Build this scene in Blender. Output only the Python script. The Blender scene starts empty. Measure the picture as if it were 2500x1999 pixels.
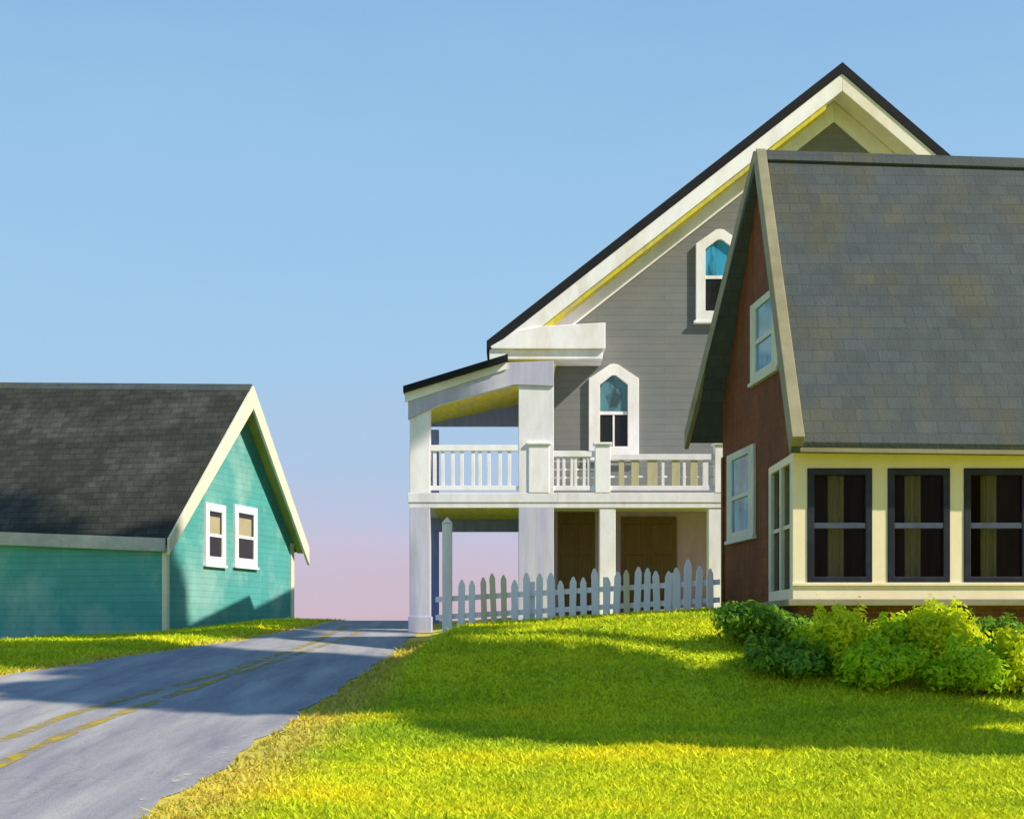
import bpy, math, random
import numpy as np
from mathutils import Vector, Matrix

R = math.radians
random.seed(7)
rng = np.random.default_rng(11)
sc = bpy.context.scene
COL = sc.collection

# ------------------------------------------------------------------ camera, sky, sun, exposure
F, CX, HY = 3400.0, 1250.0, 1535.0          # focal length, principal point (source pixels 2500 x 1999)
cam_d = bpy.data.cameras.new("camera")
cam = bpy.data.objects.new("camera", cam_d)
COL.objects.link(cam)
cam.location = (0, 0, 0)
cam.rotation_euler = (R(90), 0, 0)
cam_d.sensor_fit = 'HORIZONTAL'
cam_d.sensor_width = 36
cam_d.lens = 36 * F / 2500
cam_d.shift_y = (HY - 999.5) / 2500
cam_d.clip_end = 9000
cam_d.clip_start = 0.1
sc.camera = cam

SUN_H = Vector((0.90, -0.436, 0)).normalized()
SUN_EL = R(40)
SUN = Vector((SUN_H.x * math.cos(SUN_EL), SUN_H.y * math.cos(SUN_EL), math.sin(SUN_EL)))
sd = bpy.data.lights.new("sun", 'SUN')
sd.energy = 5.0
sd.angle = R(0.8)
sd.color = (1.0, 0.91, 0.74)
so = bpy.data.objects.new("sun", sd)
COL.objects.link(so)
so.rotation_euler = SUN.to_track_quat('Z', 'Y').to_euler()

w = bpy.data.worlds.new("World")
sc.world = w
w.use_nodes = True
nt = w.node_tree
nt.nodes.clear()
N = nt.nodes.new
out = N('ShaderNodeOutputWorld')
bg = N('ShaderNodeBackground')
bg.inputs[1].default_value = 0.088
sky = N('ShaderNodeTexSky')
sky.sky_type = 'NISHITA'
sky.sun_disc = False
sky.sun_elevation = SUN_EL
sky.sun_rotation = math.atan2(SUN_H.x, SUN_H.y)
sky.dust_density = 2.0
tc = N('ShaderNodeTexCoord')
sep = N('ShaderNodeSeparateXYZ')
ramp = N('ShaderNodeValToRGB')
nz = N('ShaderNodeTexNoise')
mp = N('ShaderNodeMapping')
mp.inputs['Scale'].default_value = (1.2, 1.2, 4.0)
nz.inputs['Scale'].default_value = 3.0
nz.inputs['Detail'].default_value = 7
nz.inputs['Roughness'].default_value = 0.62


def lin(r, g, b):
    f = lambda c: (c / 255 / 12.92) if c <= 10 else ((c / 255 + 0.055) / 1.055) ** 2.4
    return (f(r), f(g), f(b), 1)


stops = [(0.0, lin(206, 180, 192)), (0.015, lin(206, 184, 198)), (0.060, lin(198, 191, 214)),
         (0.115, lin(174, 197, 226)), (0.20, lin(160, 200, 232)), (0.33, lin(150, 193, 230)),
         (0.45, lin(130, 178, 220)), (0.80, lin(98, 146, 200)), (1.0, lin(85, 135, 195))]
els = ramp.color_ramp.elements
while len(els) < len(stops):
    els.new(0.5)
for e, (p, c) in zip(els, stops):
    e.position = p
    e.color = c
L = nt.links.new
L(tc.outputs['Generated'], sep.inputs[0])
L(tc.outputs['Generated'], mp.inputs[0])
L(mp.outputs[0], nz.inputs['Vector'])
addn = N('ShaderNodeMath'); addn.operation = 'MULTIPLY_ADD'     # slight unevenness of the haze line
subn = N('ShaderNodeMath'); subn.operation = 'SUBTRACT'
subn.inputs[1].default_value = 0.5
L(nz.outputs[0], subn.inputs[0])
L(subn.outputs[0], addn.inputs[0])
addn.inputs[1].default_value = 0.085
L(sep.outputs[2], addn.inputs[2])
L(addn.outputs[0], ramp.inputs[0])
sc10 = N('ShaderNodeVectorMath'); sc10.operation = 'SCALE'
sc10.inputs['Scale'].default_value = 10.0
L(ramp.outputs[0], sc10.inputs[0])
mixs = N('ShaderNodeMix'); mixs.data_type = 'RGBA'
mixs.inputs[0].default_value = 0.04
L(sc10.outputs[0], mixs.inputs[6])
L(sky.outputs[0], mixs.inputs[7])
L(mixs.outputs[2], bg.inputs[0])
L(bg.outputs[0], out.inputs[0])

sc.view_settings.view_transform = 'Standard'
sc.view_settings.look = 'None'
sc.view_settings.exposure = 0.25
sc.view_settings.gamma = 1.0
try:
    sc.cycles.max_bounces = 6
except Exception:
    pass


# ------------------------------------------------------------------ helpers
def P(px, py, Y):
    return Vector(((px - CX) / F * Y, Y, (HY - py) / F * Y))


def XP(px, Y):
    return (px - CX) / F * Y


def ZP(py, Y):
    return (HY - py) / F * Y


def on_plane(px, py, p0, n):
    d = Vector(((px - CX) / F, 1, (HY - py) / F))
    return d * (Vector(p0).dot(n) / d.dot(n))


class MB:
    def __init__(s):
        s.v, s.f = [], []

    def add(s, vs, fs):
        b = len(s.v)
        s.v += [Vector(v) for v in vs]
        s.f += [[b + i for i in f] for f in fs]

    def box(s, x0, x1, y0, y1, z0, z1):
        s.add([(x0, y0, z0), (x1, y0, z0), (x1, y1, z0), (x0, y1, z0), (x0, y0, z1), (x1, y0, z1), (x1, y1, z1), (x0, y1, z1)],
              [(0, 3, 2, 1), (4, 5, 6, 7), (0, 1, 5, 4), (1, 2, 6, 5), (2, 3, 7, 6), (3, 0, 4, 7)])

    def obox(s, o, ax, ay, az):
        o, ax, ay, az = map(Vector, (o, ax, ay, az))
        s.add([o, o + ax, o + ax + ay, o + ay, o + az, o + ax + az, o + ax + ay + az, o + ay + az],
              [(0, 3, 2, 1), (4, 5, 6, 7), (0, 1, 5, 4), (1, 2, 6, 5), (2, 3, 7, 6), (3, 0, 4, 7)])

    def prism(s, pts, d):
        n = len(pts)
        d = Vector(d)
        pts = [Vector(p) for p in pts]
        s.add(pts + [p + d for p in pts],
              [list(range(n))[::-1], list(range(n, 2 * n))] + [(i, (i + 1) % n, n + (i + 1) % n, n + i) for i in range(n)])

    def ring(s, outer, inner, d):
        n = len(outer)
        d = Vector(d)
        o = [Vector(p) for p in outer]; i_ = [Vector(p) for p in inner]
        s.add(o + i_ + [p + d for p in o] + [p + d for p in i_],
              [f for i in range(n) for j in [(i + 1) % n] for f in
               ((i, j, n + j, n + i), (2 * n + i, 3 * n + i, 3 * n + j, 2 * n + j), (i, 2 * n + i, 2 * n + j, j), (n + i, n + j, 3 * n + j, 3 * n + i))])

    def slab(s, quad, n, t):
        """a quad thickened downwards along -n"""
        s.prism(quad, Vector(n) * -t)

    def build(s, name, m, parent=None, bevel=0.0):
        base = Vector(parent['base']) if parent and 'base' in parent else Vector((0, 0, 0))
        me = bpy.data.meshes.new(name)
        me.from_pydata([tuple(v - base) for v in s.v], [], s.f)
        import bmesh
        bm = bmesh.new(); bm.from_mesh(me)
        bmesh.ops.recalc_face_normals(bm, faces=bm.faces)
        bm.to_mesh(me); bm.free()
        me.materials.append(m)
        o = bpy.data.objects.new(name, me)
        COL.objects.link(o)
        if parent:
            o.parent = parent
            if 'base' in parent:
                o['base'] = tuple(base)
        if bevel:
            b = o.modifiers.new("bevel", 'BEVEL'); b.width = bevel; b.segments = 2; b.limit_method = 'ANGLE'
        return o


def thing(name, label, cat, base, group=None):
    o = bpy.data.objects.new(name, None)
    COL.objects.link(o)
    o.location = base
    o.empty_display_size = 0.3
    o['base'] = tuple(base)
    o['label'] = label
    o['category'] = cat
    if group:
        o['group'] = group
    return o


def child_base(parent):
    return Vector(parent['base'])


def mat(name, base, var=0.25, scale=3.0, stretch=(1, 1, 1), tint=None, tint_amt=0.5, tint_scale=0.7, rough=0.7,
        bump=0.15, bscale=40.0, boards=None, spec=0.3, tint_lo=0.48, tint_hi=0.62, course=None):
    """weathered paint: streaky light/dark variation, patches of a second colour, fine bump, optional board lines"""
    m = bpy.data.materials.new(name)
    m.use_nodes = True
    t = m.node_tree
    bs = t.nodes['Principled BSDF']
    l = t.links.new
    nn = t.nodes.new
    co = nn('ShaderNodeTexCoord')
    mp = nn('ShaderNodeMapping'); mp.inputs['Scale'].default_value = stretch
    l(co.outputs['Object'], mp.inputs[0])
    n1 = nn('ShaderNodeTexNoise'); n1.inputs['Scale'].default_value = scale; n1.inputs['Detail'].default_value = 8; n1.inputs['Roughness'].default_value = 0.65
    l(mp.outputs[0], n1.inputs['Vector'])
    mr = nn('ShaderNodeMapRange'); mr.inputs[1].default_value = 0.25; mr.inputs[2].default_value = 0.75
    mr.inputs[3].default_value = 1 - var; mr.inputs[4].default_value = 1 + var
    l(n1.outputs[0], mr.inputs[0])
    col = nn('ShaderNodeRGB'); col.outputs[0].default_value = (*base, 1)
    src = col.outputs[0]
    if tint:
        n2 = nn('ShaderNodeTexNoise'); n2.inputs['Scale'].default_value = tint_scale; n2.inputs['Detail'].default_value = 5; n2.inputs['Roughness'].default_value = 0.6
        l(mp.outputs[0], n2.inputs['Vector'])
        m2 = nn('ShaderNodeMapRange'); m2.inputs[1].default_value = tint_lo; m2.inputs[2].default_value = tint_hi
        m2.inputs[3].default_value = 0; m2.inputs[4].default_value = tint_amt
        l(n2.outputs[0], m2.inputs[0])
        mx = nn('ShaderNodeMix'); mx.data_type = 'RGBA'
        l(m2.outputs[0], mx.inputs[0]); l(src, mx.inputs[6]); mx.inputs[7].default_value = (*tint, 1)
        src = mx.outputs[2]
    vm = nn('ShaderNodeVectorMath'); vm.operation = 'SCALE'
    l(src, vm.inputs[0]); l(mr.outputs[0], vm.inputs['Scale'])
    fin = vm.outputs[0]
    if course:                                   # rows of shingles or boards: (length, height, variation, joint width, joint tone, axis)
        cl, ch, cv, cj, ct, cax = course
        sp0 = nn('ShaderNodeSeparateXYZ'); l(co.outputs['Object'], sp0.inputs[0])
        cb0 = nn('ShaderNodeCombineXYZ'); l(sp0.outputs[cax], cb0.inputs[0]); l(sp0.outputs[2], cb0.inputs[1])
        bt = nn('ShaderNodeTexBrick')
        bt.inputs['Scale'].default_value = 1.0; bt.inputs['Brick Width'].default_value = cl; bt.inputs['Row Height'].default_value = ch
        bt.inputs['Mortar Size'].default_value = cj; bt.inputs['Mortar Smooth'].default_value = .3
        for nm_, q_ in (('Color1', 1 - cv), ('Color2', 1 + cv), ('Mortar', ct)):
            bt.inputs[nm_].default_value = (q_, q_, q_, 1)
        l(cb0.outputs[0], bt.inputs['Vector'])
        mm = nn('ShaderNodeVectorMath'); mm.operation = 'MULTIPLY'
        l(fin, mm.inputs[0]); l(bt.outputs[0], mm.inputs[1])
        fin = mm.outputs[0]
    l(fin, bs.inputs['Base Color'])
    bs.inputs['Roughness'].default_value = rough
    bs.inputs['Specular IOR Level'].default_value = spec
    last = None
    if bump:
        n3 = nn('ShaderNodeTexNoise'); n3.inputs['Scale'].default_value = bscale; n3.inputs['Detail'].default_value = 4
        l(co.outputs['Object'], n3.inputs['Vector'])
        bp = nn('ShaderNodeBump'); bp.inputs['Strength'].default_value = bump; bp.inputs['Distance'].default_value = 0.02
        l(n3.outputs[0], bp.inputs['Height'])
        last = bp.outputs[0]
    if boards:
        period, strength = boards
        sp = nn('ShaderNodeSeparateXYZ'); l(co.outputs['Object'], sp.inputs[0])
        md = nn('ShaderNodeMath'); md.operation = 'WRAP'
        md.inputs[1].default_value = period; md.inputs[2].default_value = 0.0
        l(sp.outputs[2], md.inputs[0])
        bp2 = nn('ShaderNodeBump'); bp2.inputs['Strength'].default_value = strength; bp2.inputs['Distance'].default_value = 0.12
        bp2.invert = True
        l(md.outputs[0], bp2.inputs['Height'])
        if last:
            l(last, bp2.inputs['Normal'])
        last = bp2.outputs[0]
    if last:
        l(last, bs.inputs['Normal'])
    return m


def glass(name, tint, rough=0.05, metallic=0.0, spec=0.8):
    m = bpy.data.materials.new(name)
    m.use_nodes = True
    b = m.node_tree.nodes['Principled BSDF']
    b.inputs['Base Color'].default_value = (*tint, 1)
    b.inputs['Roughness'].default_value = rough
    b.inputs['Metallic'].default_value = metallic
    b.inputs['Specular IOR Level'].default_value = spec
    n = m.node_tree.nodes.new('ShaderNodeTexNoise'); n.inputs['Scale'].default_value = 3
    bp = m.node_tree.nodes.new('ShaderNodeBump'); bp.inputs['Strength'].default_value = 0.06; bp.inputs['Distance'].default_value = 0.05
    m.node_tree.links.new(n.outputs[0], bp.inputs['Height'])
    m.node_tree.links.new(bp.outputs[0], b.inputs['Normal'])
    return m


M = {}
M['white'] = mat('white_paint', (0.88, 0.86, 0.91), 0.07, 4, (1, 1, .4), (0.66, 0.60, 0.52), 0.5, 1.2, 0.6, 0.12, 30)
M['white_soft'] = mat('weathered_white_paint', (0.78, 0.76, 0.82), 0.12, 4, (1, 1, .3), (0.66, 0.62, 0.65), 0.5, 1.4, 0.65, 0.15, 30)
M['cream'] = mat('cream_paint', (0.82, 0.70, 0.50), 0.07, 3, (1, 1, 1), (0.82, 0.74, 0.58), 0.6, 1.3, 0.6, 0.12, 30)
M['soffit'] = mat('cream_soffit_paint', (0.78, 0.72, 0.66), 0.10, 3, (1, .3, 1), (0.68, 0.60, 0.44), 0.5, 1.0, 0.6, 0.1)
M['ochre'] = mat('ochre_ceiling_paint', (0.62, 0.52, 0.05), 0.22, 4, (3, .5, 1), (0.45, 0.40, 0.22), 0.6, 1.2, 0.7, 0.1)
M['grey_wall'] = mat('grey_clapboard', (0.178, 0.187, 0.190), 0.07, 1.2, (1, 1, 2), (0.215, 0.205, 0.20), 0.4, 0.6, 0.75, 0.1, 30, boards=(0.17, 0.3), course=(3.1, .17, .035, .008, .80, 0))
M['teal'] = mat('teal_clapboard', (0.080, 0.35, 0.34), 0.13, 1.6, (1, 1, .8), (0.25, 0.46, 0.43), 0.85, 0.55, 0.7, 0.1, 30, boards=(0.16, 0.3), course=(2.7, .16, .04, .008, .78, 0))
M['teal_trim'] = mat('pale_trim_paint', (0.72, 0.69, 0.54), 0.10, 4, (1, 1, 1), (0.58, 0.57, 0.46), 0.5, 1.2, 0.6, 0.1)
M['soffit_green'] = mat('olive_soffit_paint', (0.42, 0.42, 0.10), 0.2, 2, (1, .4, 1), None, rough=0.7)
M['grey_fascia'] = mat('grey_fascia_paint', (0.42, 0.43, 0.44), 0.2, 4, (1, 1, 1), (0.34, 0.34, 0.42), 0.6, 1.2, 0.6, 0.1)
M['roof_dark'] = mat('dark_shingles', (0.040, 0.042, 0.036), 0.35, 2.0, (1, 1, 1), (0.065, 0.068, 0.060), 0.8, 0.5, 0.85, 0.5, 22, boards=(0.16, 0.35), spec=0.2, course=(.33, .16, .22, .010, .55, 0))
M['roof_black'] = mat('black_roof_edge', (0.016, 0.017, 0.022), 0.3, 3, rough=0.8, bump=0.3, spec=0.15)
M['roof_slate'] = mat('mottled_slate_shingles', (0.066, 0.080, 0.088), 0.20, 1.6, (1.3, 1.3, .40), (0.076, 0.076, 0.058), 0.85, 0.8, 0.85, 0.5, 22, boards=(0.2, 0.35), spec=0.2, course=(.34, .2, .09, .010, .80, 0))
M['brown'] = mat('brown_stained_boards', (0.135, 0.040, 0.006), 0.35, 2.5, (3, 3, .25), (0.20, 0.058, 0.010), 0.6, 0.8, 0.75, 0.25, 30, boards=(0.16, 0.3), course=(.22, .16, .16, .006, .75, 1))
M['brick'] = mat('brown_brick_base', (0.16, 0.075, 0.035), 0.4, 7, (1, 1, 3), (0.10, 0.05, 0.03), 0.7, 2, 0.9, 0.5, 25, boards=(0.075, 0.3), course=(.22, .075, .25, .008, 1.4, 0))
M['olive_trim'] = mat('olive_beige_trim', (0.255, 0.235, 0.150), 0.15, 3, (1, 1, 1), (0.20, 0.175, 0.105), 0.6, 1.0, 0.65, 0.15)
M['pale_frame'] = mat('pale_window_trim', (0.60, 0.60, 0.50), 0.14, 6, (1, 1, .4), (0.46, 0.46, 0.42), 0.5, 2.0, 0.6, 0.15)
M['navy'] = mat('navy_sash_paint', (0.012, 0.014, 0.029), 0.3, 5, (1, 1, 1), (0.035, 0.045, 0.085), 0.35, 1.6, 0.4, 0.15)
M['navy_rail'] = mat('blue_grey_rail_paint', (0.065, 0.078, 0.135), 0.3, 5, (1, 1, 1), (0.04, 0.05, 0.085), 0.6, 1.6, 0.4, 0.15)
M['curtain'] = mat('olive_curtain_cloth', (0.62, 0.56, 0.33), 0.18, 6, (6, 6, .3), None, rough=0.9)
M['interior'] = mat('dark_interior', (0.095, 0.058, 0.026), 0.5, 2.0, (3, 3, .3), None, rough=0.9)
M['porch_wall'] = mat('brownish_porch_wall', (0.36, 0.265, 0.46), 0.2, 2, (2, 2, .5), (0.32, 0.27, 0.43), 0.7, 0.7, 0.8, 0.2)
M['door_brown'] = mat('dark_brown_door', (0.105, 0.062, 0.028), 0.25, 4, (6, 6, .3), None, rough=0.6)
M['beige_board'] = mat('beige_baluster_paint', (0.50, 0.45, 0.28), 0.14, 5, (1, 1, .3), None, rough=0.65)
M['lavender'] = mat('lavender_grey_paint_and_shade', (0.47, 0.46, 0.63), 0.14, 3, (3, 3, .35), (0.58, 0.56, 0.66), 0.6, 0.8, 0.65, 0.15)  # paint of header and ceiling, and painted shade on the lower posts
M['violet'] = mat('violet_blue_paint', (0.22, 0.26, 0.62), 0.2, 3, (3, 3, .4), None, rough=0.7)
M['picket'] = mat('picket_white_paint', (0.92, 0.88, 0.93), 0.10, 6, (1, 1, .2), (0.58, 0.57, 0.62), 0.6, 1.5, 0.65, 0.2)
M['picket_cream'] = mat('picket_cream_paint', (0.72, 0.64, 0.42), 0.12, 6, (1, 1, .2), None, rough=0.65)
M['blind'] = mat('tan_roller_blind', (0.42, 0.35, 0.22), 0.1, 4, rough=0.9)
M['pane_dark'] = glass('dark_pane', (0.015, 0.013, 0.008), 0.08, 0.0, 0.35)
M['pane_painted_sky'] = mat('painted_sky_reflection_pane', (0.050, 0.32, 0.54), 0.25, 2, (3, 3, .6), (0.03, 0.10, 0.15), 0.85, 1.1, 0.12, 0.04, 4, spec=0.15, tint_lo=.5, tint_hi=.6)  # blue sky reflection with dark streaks painted into the base colour
M['pane_teal'] = mat('painted_teal_reflection_pane', (0.10, 0.23, 0.28), 0.2, 2, (2, 2, 1), (0.035, 0.05, 0.055), 0.9, 1.0, 0.12, 0.04, 4, spec=0.4, tint_lo=.5, tint_hi=.58)  # reflected blue of the upper sash painted into the pane colour
M['eave_grey'] = mat('dark_grey_eave_boards', (0.16, 0.155, 0.13), 0.2, 3, (4, .4, 1), (0.11, 0.10, 0.08), 0.7, 0.9, 0.8, 0.1)
M['bark'] = mat('bark', (0.10, 0.07, 0.045), 0.4, 6, (3, 3, .5), None, rough=0.95, bump=0.6)


def clear_glass():
    m = bpy.data.materials.new('window_glass')
    m.use_nodes = True
    t = m.node_tree
    t.nodes.clear()
    o = t.nodes.new('ShaderNodeOutputMaterial')
    mix = t.nodes.new('ShaderNodeMixShader')
    tr = t.nodes.new('ShaderNodeBsdfTransparent'); tr.inputs[0].default_value = (0.72, 0.72, 0.68, 1)
    gl = t.nodes.new('ShaderNodeBsdfGlossy'); gl.inputs['Roughness'].default_value = 0.03
    mix.inputs[0].default_value = 0.005
    t.links.new(tr.outputs[0], mix.inputs[1]); t.links.new(gl.outputs[0], mix.inputs[2])
    t.links.new(mix.outputs[0], o.inputs[0])
    return m


M['glass'] = clear_glass()


def leaf_mat(name, c1, c2, trans=0.35):
    m = bpy.data.materials.new(name)
    m.use_nodes = True
    t = m.node_tree
    b = t.nodes['Principled BSDF']
    geo = t.nodes.new('ShaderNodeNewGeometry')
    rp = t.nodes.new('ShaderNodeMix'); rp.data_type = 'RGBA'
    rp.inputs[6].default_value = (*c1, 1); rp.inputs[7].default_value = (*c2, 1)
    t.links.new(geo.outputs['Random Per Island'], rp.inputs[0])
    t.links.new(rp.outputs[2], b.inputs['Base Color'])
    b.inputs['Roughness'].default_value = 0.6
    b.inputs['Specular IOR Level'].default_value = 0.2
    tl = t.nodes.new('ShaderNodeBsdfTranslucent')
    t.links.new(rp.outputs[2], tl.inputs[0])
    mx = t.nodes.new('ShaderNodeMixShader'); mx.inputs[0].default_value = trans
    t.links.new(b.outputs[0], mx.inputs[1]); t.links.new(tl.outputs[0], mx.inputs[2])
    t.links.new(mx.outputs[0], t.nodes['Material Output'].inputs[0])
    return m


# ------------------------------------------------------------------ terrain
def smooth_curve(pts, lo=-70, hi=260, step=0.25, win=3.0):
    ys = np.arange(lo, hi + step, step)
    z = np.interp(ys, [p[0] for p in pts], [p[1] for p in pts])
    k = int(win / step) | 1
    ker = np.hanning(k + 2)[1:-1]; ker /= ker.sum()
    zp = np.pad(z, k // 2, mode='edge')
    zs = np.convolve(zp, ker, mode='valid')
    return ys, zs


FAR = [(150, -14), (260, -24)]
gy, gz = smooth_curve([(-70, -2.3), (0, -1.95), (10.5, -1.43), (20, -.70), (28, -.20), (36, .20), (42, .25), (50, -.1), (70, -2.4)] + FAR)
ly, lz = smooth_curve([(-70, -2.3), (0, -1.95), (10.5, -1.43), (14.5, -1.14), (16.5, -.96), (18, -.58), (19.7, -.13), (21.5, .02), (26.5, .04),
                       (31, .17), (36, .25), (46, .25), (54, -.2), (74, -2.4)] + FAR, win=2.0)


def g_road(Y):
    return np.interp(Y, gy, gz)


def g_lawn(Y):
    return np.interp(Y, ly, lz)


def sst(x):
    x = np.clip(x, 0, 1)
    return x * x * (3 - 2 * x)


def solve_road(px, py):
    """world X, Y of a photograph point lying on the road profile"""
    a, b = 4.0, 41.0
    fn = lambda Y: g_road(Y) - (HY - py) / F * Y
    for _ in range(60):
        m_ = (a + b) / 2
        if fn(m_) < 0:
            a = m_
        else:
            b = m_
    return (px - CX) / F * a, a


left_pts = sorted([solve_road(*p)[::-1] for p in ((0, 1652), (300, 1605), (600, 1562), (775, 1527))])
right_pts = sorted([solve_road(*p)[::-1] for p in ((335, 1990), (520, 1878), (700, 1757), (870, 1650), (960, 1590), (1008, 1548))])
left_pts = [(-70, -20.0), (5, -10.2)] + left_pts + [(44, left_pts[-1][1] + .1), (60, left_pts[-1][1] - 1.5), (260, -40)]
right_pts = [(-70, -4.0), (5, -3.1)] + right_pts + [(44, right_pts[-1][1] + .1), (60, right_pts[-1][1] - 1.0), (260, -37)]


def XL(Y):
    return np.interp(Y, [p[0] for p in left_pts], [p[1] for p in left_pts])


def XR(Y):
    return np.interp(Y, [p[0] for p in right_pts], [p[1] for p in right_pts])


def wob(X, Y):
    return 0.035 * np.sin(X * 1.7 + 1.3 * np.sin(Y * .8)) + 0.03 * np.sin(Y * 1.3 + X * .6 + 2)


def ground_z(X, Y):
    X = np.asarray(X, float); Y = np.asarray(Y, float)
    r = g_road(Y)
    wr = sst((X - XR(Y) - 0.25) / 1.25)
    lawn = g_lawn(Y) + 0.27 * sst((X + 1.0) / 5.5) * sst((Y - 16.5) / 4) * sst((60 - Y) / 20) * (1 - 1.1 * sst((X - 3.2) / 1.8) * sst((24 - Y) / 3)) + wob(X, Y) * .7
    z = r + wr * (lawn - r)
    dl = np.clip(XL(Y) - .3 - X, 0, None)
    wl = sst(dl / 1.0)
    z = z - 0.06 * np.minimum(dl, 12) * sst((Y - 24) / 8) * sst((90 - Y) / 40) + wl * (0.06 + wob(X, Y) * .6)
    return z


def axis(lo, hi, step, far):
    a = list(np.arange(lo, hi + 1e-6, step))
    d, x = step, hi
    outp = []
    while x < far:
        d *= 1.35; x += d; outp.append(min(x, far))
    d, x = step, lo
    inn = []
    while x > -far:
        d *= 1.35; x -= d; inn.append(max(x, -far))
    return np.array(inn[::-1] + a + outp)


ax_ = axis(-15, 15, 0.25, 3500)
ay_ = axis(-6, 60, 0.25, 3500)
GX, GY = np.meshgrid(ax_, ay_)
GZ = ground_z(GX, np.clip(GY, -70, 260))
nx, ny = len(ax_), len(ay_)
verts = np.stack([GX, GY, GZ], -1).reshape(-1, 3)
ii = (np.arange(ny - 1)[:, None] * nx + np.arange(nx - 1)[None, :]).reshape(-1)
faces = np.stack([ii, ii + 1, ii + 1 + nx, ii + nx], -1)


def verge(X, Y):
    """1 on the worn strip beside the road, 0 out on the lawn"""
    d = np.where(X > XR(Y), X - XR(Y), np.where(X < XL(Y), XL(Y) - X, 0))
    wd = np.where(X > -4, 1.6, .8)
    return 1 - sst(d / wd)


def np_mesh(name, v, f, m, attr=None, smooth=False):
    me = bpy.data.meshes.new(name)
    k = f.shape[1]
    me.vertices.add(len(v)); me.vertices.foreach_set('co', np.ascontiguousarray(v, dtype=np.float32).ravel())
    me.loops.add(f.size); me.loops.foreach_set('vertex_index', np.ascontiguousarray(f, dtype=np.int32).ravel())
    me.polygons.add(len(f)); me.polygons.foreach_set('loop_start', np.arange(0, f.size, k, dtype=np.int32))
    if attr is not None:
        a = me.attributes.new('verge', 'FLOAT', 'POINT')
        a.data.foreach_set('value', np.ascontiguousarray(attr, dtype=np.float32))
    me.update(calc_edges=True)
    me.validate()
    if smooth:
        me.polygons.foreach_set('use_smooth', [True] * len(f))
    me.materials.append(m)
    o = bpy.data.objects.new(name, me)
    COL.objects.link(o)
    return o


def grass_mat(name, blades):
    m = bpy.data.materials.new(name)
    m.use_nodes = True
    t = m.node_tree; l = t.links.new; nn = t.nodes.new
    b = t.nodes['Principled BSDF']
    geo = nn('ShaderNodeNewGeometry')
    n1 = nn('ShaderNodeTexNoise'); n1.inputs['Scale'].default_value = 0.45; n1.inputs['Detail'].default_value = 6; n1.inputs['Roughness'].default_value = .6
    mp = nn('ShaderNodeMapping'); mp.inputs['Scale'].default_value = (0.55, 1.3, 0)
    l(geo.outputs['Position'], mp.inputs[0]); l(mp.outputs[0], n1.inputs['Vector'])
    cr = nn('ShaderNodeValToRGB')
    e = cr.color_ramp.elements
    e[0].position = .3; e[0].color = (0.35, 0.49, 0.028, 1)
    e[1].position = .72; e[1].color = (0.83, 0.72, 0.022, 1)
    x = e.new(.52); x.color = (0.62, 0.67, 0.026, 1)
    l(n1.outputs[0], cr.inputs[0])
    at = nn('ShaderNodeAttribute'); at.attribute_name = 'verge'
    n2 = nn('ShaderNodeTexNoise'); n2.inputs['Scale'].default_value = 1.6; n2.inputs['Detail'].default_value = 8; n2.inputs['Roughness'].default_value = .7
    l(geo.outputs['Position'], n2.inputs['Vector'])
    ad = nn('ShaderNodeMath'); ad.operation = 'ADD'; l(at.outputs['Fac'], ad.inputs[0]); l(n2.outputs[0], ad.inputs[1])
    mr = nn('ShaderNodeMapRange'); mr.inputs[1].default_value = .75; mr.inputs[2].default_value = 1.35
    mr.inputs[3].default_value = 0; mr.inputs[4].default_value = .62
    l(ad.outputs[0], mr.inputs[0])
    mx = nn('ShaderNodeMix'); mx.data_type = 'RGBA'
    l(mr.outputs[0], mx.inputs[0]); l(cr.outputs[0], mx.inputs[6]); mx.inputs[7].default_value = (0.56, 0.38, 0.11, 1)
    src = mx.outputs[2]
    if blades:
        mr2 = nn('ShaderNodeMapRange'); mr2.inputs[3].default_value = .72; mr2.inputs[4].default_value = 1.32
        l(geo.outputs['Random Per Island'], mr2.inputs[0])
        vm = nn('ShaderNodeVectorMath'); vm.operation = 'SCALE'
        l(src, vm.inputs[0]); l(mr2.outputs[0], vm.inputs['Scale'])
        src = vm.outputs[0]
    l(src, b.inputs['Base Color'])
    b.inputs['Roughness'].default_value = .8
    b.inputs['Specular IOR Level'].default_value = .1
    if blades:
        tl = nn('ShaderNodeBsdfTranslucent'); l(src, tl.inputs[0])
        ms = nn('ShaderNodeMixShader'); ms.inputs[0].default_value = .35
        l(b.outputs[0], ms.inputs[1]); l(tl.outputs[0], ms.inputs[2])
        l(ms.outputs[0], t.nodes['Material Output'].inputs[0])
    else:
        n3 = nn('ShaderNodeTexNoise'); n3.inputs['Scale'].default_value = 25; n3.inputs['Detail'].default_value = 5
        l(geo.outputs['Position'], n3.inputs['Vector'])
        bp = nn('ShaderNodeBump'); bp.inputs['Strength'].default_value = .5; bp.inputs['Distance'].default_value = .06
        l(n3.outputs[0], bp.inputs['Height']); l(bp.outputs[0], b.inputs['Normal'])
    return m


ground = np_mesh('ground', verts, faces, grass_mat('lawn_soil', False), verge(verts[:, 0], np.clip(verts[:, 1], -70, 260)), True)
ground['kind'] = 'structure'


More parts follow.
